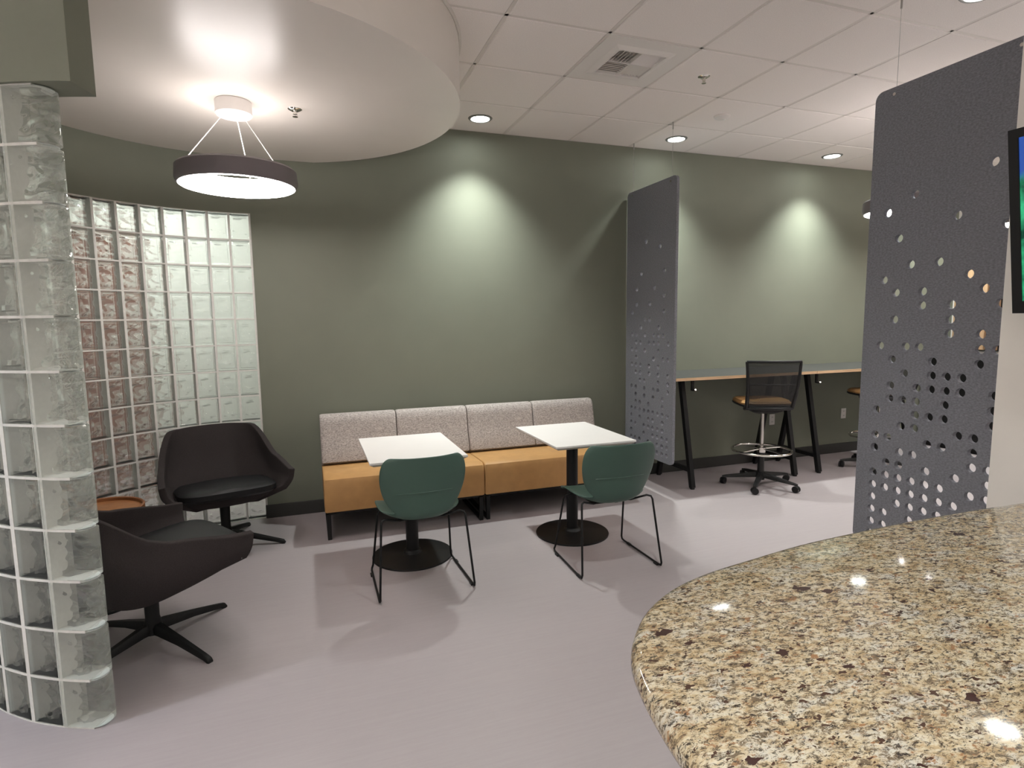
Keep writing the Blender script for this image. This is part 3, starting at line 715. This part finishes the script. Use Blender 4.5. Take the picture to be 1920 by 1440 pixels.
# ------------------------------------------------------------------ lounge chairs
def lounge_chair(x, y, facing, base_rot, label):
    t = thing('lounge_chair', label, 'armchair', (x, y, 0), facing-PI/2, 'charcoal swivel lounge chairs')   # local +y = forward
    br = base_rot-(facing-PI/2)
    def plan(a):
        if a < 0.56:
            ph = a/0.56*PI/2
            return 0.350*abs(math.sin(ph))**0.72, -0.06-0.255*abs(math.cos(ph))**0.72
        k = (a-0.56)/0.44
        return 0.350+0.018*k, -0.06+0.385*k
    def ztop(a): return 0.800-0.012*a-0.185*sstep(0.34, 0.60, a)-0.048*sstep(0.55, 1.0, a)
    def zbot(a): return 0.325+0.105*sstep(0.45, 1.0, a)**1.0
    rows = []; NA, NV = 60, 12
    for uk, uz in ((0.30, 0.315), (0.50, 0.317)):               # underside, drawn in towards the column
        row = []
        for k in range(NA+1):
            s_ = -1+2*k/NA; a = abs(s_); px, py = plan(a)
            row.append((math.copysign(px*uk, s_), py*uk, lerp(uz, zbot(a), 0.35*uk)))
        rows.append(row)
    for i in range(NV+1):
        v = i/NV; row = []
        for k in range(NA+1):
            s_ = -1+2*k/NA; a = abs(s_); px, py = plan(a); zt, zb = ztop(a), zbot(a)
            z = zb+(zt-zb)*v
            arm = sstep(0.45, 0.85, a)
            f0 = lerp(0.70, 0.90, arm)
            f = f0+(1-f0)*math.sin(min(1, v/0.6)*PI/2)
            lean = 0.115*max(0, (z-0.44)/0.36)*(1-sstep(0.28, 0.66, a))
            back = 1-sstep(0.25, 0.6, a)
            fl = 1+0.05*v*arm-0.16*back*v*v*(a > 0)
            yy = py*f if py < 0 else py*(1-0.04*(1-v))
            row.append((math.copysign(px*f*fl, s_), yy-lean, z))
        rows.append(row)
    sh = MB().surf(rows).build('shell', LOUNGE, t, smooth=True, solid=0.040, bevel=0)
    d = sh.modifiers.new('bv', 'BEVEL'); d.width = 0.016; d.segments = 3; d.limit_method = 'ANGLE'; d.angle_limit = 0.9
    # pan under the seat
    L = [superell(0.14, 0.13, 36, 3, 0, 0.02, 0.322), superell(0.22, 0.20, 36, 3, 0, 0.04, 0.345), superell(0.27, 0.24, 36, 3.4, 0, 0.06, 0.380), superell(0.31, 0.255, 36, 3.6, 0, 0.07, 0.415), superell(0.305, 0.25, 36, 3.6, 0, 0.07, 0.425)]
    MB().loops(L).build('seat_pan', LOUNGE, t, smooth=True)
    L = [superell(0.280, 0.262, 40, 4, 0, 0.095, 0.398), superell(0.300, 0.282, 40, 4, 0, 0.095, 0.414), superell(0.300, 0.282, 40, 4, 0, 0.095, 0.446), superell(0.280, 0.262, 40, 4, 0, 0.095, 0.464), superell(0.20, 0.20, 40, 3, 0, 0.05, 0.472), superell(0.05, 0.06, 40, 2, 0, 0.05, 0.474)]
    L = [[(x_, y_, z_+0.10*(y_-0.1)) for x_, y_, z_ in l] for l in L]
    MB().loops(L).build('seat_cushion', LEATHERB, t, smooth=True)
    MB().lathe([(0, 0.325), (0.034, 0.325), (0.031, 0.14), (0.040, 0.10), (0.044, 0.06), (0.02, 0.05), (0, 0.05)], 28).build('column', BLACKM, t, smooth=True)
    MB().lathe([(0, 0.320), (0.10, 0.320), (0.10, 0.308), (0, 0.308)], 28).build('swivel_plate', BLACKM, t, smooth=True)
    for k in range(4):
        a = br+math.radians(90*k)
        b = MB(); D = Vector((math.cos(a), math.sin(a), 0)); Sd = Vector((-D.y, D.x, 0)); L = []
        for r_, zt, hh, w in ((0.01, 0.112, 0.050, 0.050), (0.06, 0.108, 0.046, 0.046), (0.20, 0.076, 0.032, 0.036), (0.365, 0.034, 0.024, 0.028), (0.392, 0.026, 0.026, 0.026), (0.402, 0.012, 0.011, 0.022)):
            p = D*r_
            L.append([(p.x+Sd.x*i*w/2, p.y+Sd.y*i*w/2, zt-hh*j) for i, j in ((-0.6, 0), (0.6, 0), (1, 0.35), (1, 1), (-1, 1), (-1, 0.35))])
        ob = MB().loops(L).build('leg', BLACKM, t, smooth=True)
        g = MB(); g.lathe([(0, 0.012), (0.013, 0.012), (0.013, 0.0), (0, 0.0)], 14, D.x*0.388, D.y*0.388); g.build('glide', BLACKP, ob, smooth=True)
    return t
lounge_chair(-0.600, 4.385, math.radians(-74), math.radians(-16), 'charcoal lounge chair with tall back in front of the glass blocks')
lounge_chair(-0.775, 3.115, math.radians(33), math.radians(45.5), 'charcoal lounge chair seen from its side behind the near glass blocks')

# round wooden side table
st = thing('side_table', 'round wooden tray side table between the two lounge chairs', 'side table', (-1.125, 3.665, 0))
MB().lathe([(0, 0.535), (0.205, 0.535)], 48).build('top', WOOD, st, smooth=True)
MB().lathe([(0.205, 0.520), (0.205, 0.552), (0.211, 0.556), (0.218, 0.552), (0.218, 0.512), (0.21, 0.505), (0, 0.505), (0, 0.52)], 48).build('rim', WOODRIM, st, smooth=True)
MB().lathe([(0, 0.505), (0.020, 0.505), (0.020, 0.02), (0, 0.02)], 20).build('stem', BLACKM, st, smooth=True)
MB().lathe([(0, 0), (0.15, 0), (0.152, 0.006), (0.148, 0.012), (0.03, 0.022), (0, 0.022)], 40).build('base', BLACKM, st, smooth=True)

# ------------------------------------------------------------------ tall desks
def tall_desk(x0, x1, feet, label, hooks):
    t = thing('tall_desk', label, 'desk', ((x0+x1)/2, 4.57, 0), 0, 'standing height desks along the green wall'); cx = (x0+x1)/2
    y0, y1 = 4.235-4.57, 4.886-4.57
    MB().box(x0-cx, x1-cx, y0, y1, 1.005, 1.030).build('desk_top', DESKTOP, t)
    e = MB(); e.box(x0-cx+0.001, x1-cx-0.001, y0-0.003, y0+0.001, 1.003, 1.029); e.box(x0-cx-0.003, x0-cx+0.001, y0, y1, 1.003, 1.029); e.build('plywood_edge', PLYEDGE, t)
    MB().box(x0-cx+0.08, x1-cx-0.08, y0+0.20, y1-0.18, 0.975, 1.005).build('under_rail', BLACKM, t)
    for fx in feet:
        X = fx-cx
        for (ya, yb) in ((-0.065, -0.268), (0.065, 0.268)):
            b = MB(); b.beam((X, ya, 1.005), (X, yb, 0.012), 0.044, 0.044, side=(1, 0, 0)); b.build('leg', BLACKM, t, bevel=0.003)
            g = MB(); g.lathe([(0, 0.014), (0.022, 0.014), (0.022, 0), (0, 0)], 14, X, yb); g.build('foot', BLACKP, t, smooth=True)
        MB().box(X-0.018, X+0.018, -0.235, 0.235, 0.150, 0.186).build('stretcher', BLACKM, t)
        MB().box(X-0.03, X+0.03, -0.16, 0.16, 0.985, 1.006).build('leg_plate', BLACKM, t)
    for hx in hooks:
        h = MB(); h.box(hx-cx-0.012, hx-cx+0.012, y0+0.06, y0+0.075, 0.905, 1.005); h.box(hx-cx-0.012, hx-cx+0.012, y0+0.03, y0+0.06, 0.905, 0.915); o = h.build('bag_hook', BLACKM, t)
        g = MB(); g.tube([(hx-cx, y0+0.03, 0.912), (hx-cx, y0+0.022, 0.918)], 0.007, 10); g.build('hook_tip', CHROME, o, smooth=True)
    return t
tall_desk(3.00, 4.586, (3.243, 4.435), 'grey topped tall desk with A frame legs nearest the felt panel', (3.22,))
tall_desk(4.592, 6.16, (4.741, 6.00), 'grey topped tall desk with A frame legs further along the wall', (4.66,))

# ------------------------------------------------------------------ drafting stools
def stool(x, y, rz, label):
    t = thing('drafting_stool', label, 'stool', (x, y, 0), rz, 'mesh back drafting stools at the tall desk')
    L = [superell(0.185, 0.18, 36, 3.4, 0, 0.05, 0.742), superell(0.225, 0.225, 36, 3.6, 0, 0.05, 0.752), superell(0.232, 0.232, 36, 3.6, 0, 0.05, 0.764), superell(0.228, 0.228, 36, 3.6, 0, 0.05, 0.770)]
    MB().loops(L).build('seat_pan', BLACKP, t, smooth=True)
    L = [superell(0.225, 0.225, 36, 3.6, 0, 0.05, 0.768), superell(0.228, 0.228, 36, 3.6, 0, 0.05, 0.785), superell(0.212, 0.212, 36, 3.6, 0, 0.05, 0.803), superell(0.10, 0.10, 36, 2.5, 0, 0.05, 0.808)]
    MB().loops(L).build('seat', TAN, t, smooth=True)
    MB().loops([superell(0.10, 0.12, 24, 4, 0, 0.0, 0.69), superell(0.15, 0.17, 24, 4, 0, 0.0, 0.715), superell(0.15, 0.17, 24, 4, 0, 0.0, 0.748)]).build('tilt_mechanism', BLACKP, t, smooth=True)
    # back: tapered frame with woven mesh, leaning back
    def bp(u, v):       # u -1..1, v 0..1
        w = lerp(0.195, 0.228, v); z = lerp(0.745, 1.165, v); yy = -0.205-0.075*v-0.03*math.sin(PI*v)+0.045*u*u
        return Vector((u*w, yy, z))
    rows = [[bp(-0.96+1.92*k/12, 0.03+0.95*i/10) for k in range(13)] for i in range(11)]
    MB().surf(rows).build('mesh_back', MESHB, t, smooth=True)
    for s_ in (-1, 1):
        MB().tube([bp(s_, i/10) for i in range(11)], [0.017]*4+[0.014]*4+[0.012]*3, 10).build('back_upright', BLACKP, t, smooth=True)
    MB().tube([bp(-1+2*k/12, 1.0) for k in range(13)], 0.012, 10).build('back_top_rail', BLACKP, t, smooth=True)
    MB().tube([bp(-1+2*k/12, 0.0) for k in range(13)], 0.016, 10).build('back_bottom_rail', BLACKP, t, smooth=True)
    MB().tube([bp(-0.95+1.9*k/12, 0.52)+Vector((0, 0.012, 0)) for k in range(13)], 0.007, 8).build('lumbar_bar', BLACKP, t, smooth=True)
    for s_ in (-1, 1):
        b = MB(); b.tube([(s_*0.10, -0.02, 0.735), (s_*0.19, -0.10, 0.735), bp(s_, 0.02)], 0.018, 8); b.build('back_arm', BLACKP, t, smooth=True)
        # arm support stub beside the seat
    MB().lathe([(0, 0.70), (0.016, 0.70), (0.016, 0.34), (0, 0.34)], 20).build('gas_lift', CHROME, t, smooth=True)
    MB().lathe([(0, 0.36), (0.026, 0.36), (0.030, 0.12), (0.036, 0.06), (0, 0.06)], 20).build('lift_sleeve', BLACKP, t, smooth=True)
    fr = MB().tube([(0.255*math.cos(2*PI*k/48), 0.255*math.sin(2*PI*k/48), 0.335) for k in range(48)], 0.011, 10, 0, True).build('foot_ring', CHROME, t, smooth=True)
    MB().lathe([(0.024, 0.315), (0.038, 0.315), (0.038, 0.360), (0.024, 0.360)], 20).build('ring_clamp', CHROME, fr, smooth=True)
    for k in range(4):
        a = math.radians(30+90*k); MB().tube([(0.03*math.cos(a), 0.03*math.sin(a), 0.345), (0.25*math.cos(a), 0.25*math.sin(a), 0.335)], 0.006, 8).build('ring_spoke', CHROME, fr, smooth=True)
    MB().lathe([(0, 0.135), (0.045, 0.130), (0.052, 0.09), (0.03, 0.065), (0, 0.065)], 20).build('base_hub', BLACKP, t, smooth=True)
    for k in range(5):
        a = math.radians(3.5+72*k)-rz; D = Vector((math.cos(a), math.sin(a), 0)); Sd = Vector((-D.y, D.x, 0)); L = []
        for r_, zt, hh, w in ((0.02, 0.128, 0.045, 0.055), (0.12, 0.112, 0.036, 0.046), (0.31, 0.082, 0.018, 0.034), (0.335, 0.076, 0.014, 0.026)):
            p = D*r_; L.append([(p.x+Sd.x*i*w/2, p.y+Sd.y*i*w/2, zt-hh*j) for i, j in ((-0.7, 0), (0.7, 0), (1, 0.5), (1, 1), (-1, 1), (-1, 0.5))])
        MB().loops(L).build('base_leg', BLACKP, t, smooth=True)
        c = MB(); q = D*0.325; b2 = a+0.6+k; E_ = Vector((math.cos(b2), math.sin(b2), 0))
        for s_ in (-1, 1):
            cpt = q+E_*0.012*s_+Vector((0, 0, 0.030)); c.tube([cpt-E_*0.009, cpt+E_*0.009], 0.030, 18)
        c.tube([q+Vector((0, 0, 0.03)), q+Vector((0, 0, 0.075))], 0.007, 8)
        c.build('caster', BLACKP, t, smooth=True)
    return t
stool(3.897, 4.175, -0.42, 'tan seated drafting stool with chrome foot ring beside the felt panel')
stool(5.42, 4.22, -0.25, 'tan seated drafting stool half hidden behind the counter side felt panel')

# wall outlets
for x, lb in ((4.695, 'white wall outlet under the first tall desk'), (5.719, 'white wall outlet under the second tall desk')):
    t = thing('wall_outlet', lb, 'outlet', (x, YW, 0.448))
    MB().box(-0.036, 0.036, -0.006, 0, -0.058, 0.058).build('cover_plate', OUTLET, t, bevel=0.003)
    for dz in (-0.025, 0.025):
        o = MB().box(-0.017, 0.017, -0.0085, -0.005, dz-0.016, dz+0.016).build('socket', OUTLET, t, bevel=0.002)
        g = MB(); g.box(-0.008, -0.005, -0.009, -0.008, dz-0.006, dz+0.008); g.box(0.005, 0.008, -0.009, -0.008, dz-0.006, dz+0.008); g.build('slot', DARK, o)

# slatted wood end wall and black cabinet
sw = thing('wood_slat_screen', 'pale wooden slat screen on the far end wall', 'wall panel', (XR-0.002, 3.9, 1.13))
MB().box(-0.02, 0, -1.0, 0.95, 0, 1.35).build('backing', VOID, sw)
for k in range(15):
    y = -0.97+k*0.13; MB().box(-0.055, -0.02, y, y+0.092, 0.01, 1.34).build('slat', SLATW, sw, bevel=0.003)
cb = thing('low_cabinet', 'black low cabinet under the wooden slat screen', 'cabinet', (XR-0.25, 3.9, 0))
MB().box(-0.23, 0.24, -1.0, 0.95, 0.08, 1.06).build('body', BLACKP, cb)
MB().box(-0.20, 0.24, -0.98, 0.93, 0, 0.08).build('plinth', BLACKM, cb)
MB().box(-0.26, 0.245, -1.02, 0.97, 1.06, 1.09).build('cabinet_top', BLACKM, cb, bevel=0.004)
for k in range(4):
    y = -1.0+k*0.4875; d_ = MB().box(-0.25, -0.23, y+0.004, y+0.4835, 0.085, 1.055).build('cabinet_door', BLACKP, cb, bevel=0.003)
    MB().tube([(-0.262, y+0.42, 0.80), (-0.262, y+0.42, 0.95)], 0.005, 8).build('handle', CHROME, d_, smooth=True)

# ------------------------------------------------------------------ television
tv = thing('television', 'black flat television on the white wall above the counter', 'television', (1.922, 0.635, 1.557))
tv.rotation_euler = (0, math.radians(-9.3), 0)
TW, TH = 0.455, 0.497
MB().box(-0.02, 0.035, -TW, TW, 0, TH).build('housing', BLACKP, tv, bevel=0.006)
bz = MB()
for a, b_, c_, d_ in ((-TW, -TW+0.024, 0, TH), (TW-0.024, TW, 0, TH), (-TW+0.024, TW-0.024, 0, 0.034), (-TW+0.024, TW-0.024, TH-0.024, TH)): bz.box(-0.027, -0.019, a, b_, c_, d_)
bz.build('bezel', BLACKP, tv)
MB().box(-0.0235, -0.020, -TW+0.024, TW-0.024, 0.034, TH-0.024).build('screen', SCREEN, tv)
MB().box(-0.0285, -0.027, TW-0.062, TW-0.058, 0.024, 0.028).build('power_light', LED_E, tv)
b = MB(); b.box(0.030, 0.085, -0.15, 0.15, 0.10, 0.22); b.build('wall_bracket', BLACKM, tv)

# ------------------------------------------------------------------ granite counter
edge = [(1.999, 0.925), (1.72, 0.936), (1.50, 0.944), (1.30, 0.943), (1.14, 0.936), (0.97, 0.925), (0.815, 0.902), (0.69, 0.880), (0.59, 0.846), (0.515, 0.800), (0.456, 0.742), (0.422, 0.692), (0.402, 0.640), (0.386, 0.573), (0.375, 0.493), (0.366, 0.36), (0.362, 0.15), (0.370, -0.15), (0.385, -0.60)]
# Catmull-Rom smoothing
sm_e = []
for i in range(len(edge)-1):
    p0 = edge[max(i-1, 0)]; p1 = edge[i]; p2 = edge[i+1]; p3 = edge[min(i+2, len(edge)-1)]
    for k in range(4):
        u = k/4
        sm_e.append(tuple(0.5*((2*p1[d])+(-p0[d]+p2[d])*u+(2*p0[d]-5*p1[d]+4*p2[d]-p3[d])*u*u+(-p0[d]+3*p1[d]-3*p2[d]+p3[d])*u**3) for d in (0, 1)))
sm_e.append(edge[-1]); out = sm_e+[(1.999, -0.60)]
ct = thing('granite_counter', 'speckled brown and cream granite counter with a rounded end', 'counter', (1.2, 0.2, 0))
def inset(pts, d):
    res = []; n = len(pts)
    for i in range(n):
        a = Vector(pts[i-1]); b_ = Vector(pts[i]); c_ = Vector(pts[(i+1) % n])
        e1 = (b_-a).normalized(); e2 = (c_-b_).normalized(); nn = Vector((-e1.y, e1.x))+Vector((-e2.y, e2.x))
        nn = nn.normalized(); k = max(0.5, nn.dot(Vector((-e1.y, e1.x)))); res.append(tuple(b_+nn*d/k))
    return res
L = []
zt = 1.07; th = 0.04; R = 0.018
for d, z in ((R, zt-th), (R*0.30, zt-th+R*0.28), (0.0, zt-th+R*0.9), (0, zt-R*0.95), (R*0.12, zt-R*0.5), (R*0.45, zt-R*0.14), (R, zt)):
    L.append([(x-1.2, y-0.2, z) for x, y in inset(out, d)])
MB().loops(L).build('granite_top', GRANITE, ct, smooth=True)
body = [p for p in inset(out, 0.30)]
bd = [(max(x, 0.62), min(y, 0.64)) for x, y in out]
bd = [(0.95, 0.60), (0.72, 0.45), (0.68, 0.2), (0.70, -0.58), (1.995, -0.58), (1.995, 0.60)]
MB().loops([[(x-1.2, y-0.2, 0.0) for x, y in bd], [(x-1.2, y-0.2, zt-th) for x, y in bd]]).build('counter_body', WHITE_WALL, ct)
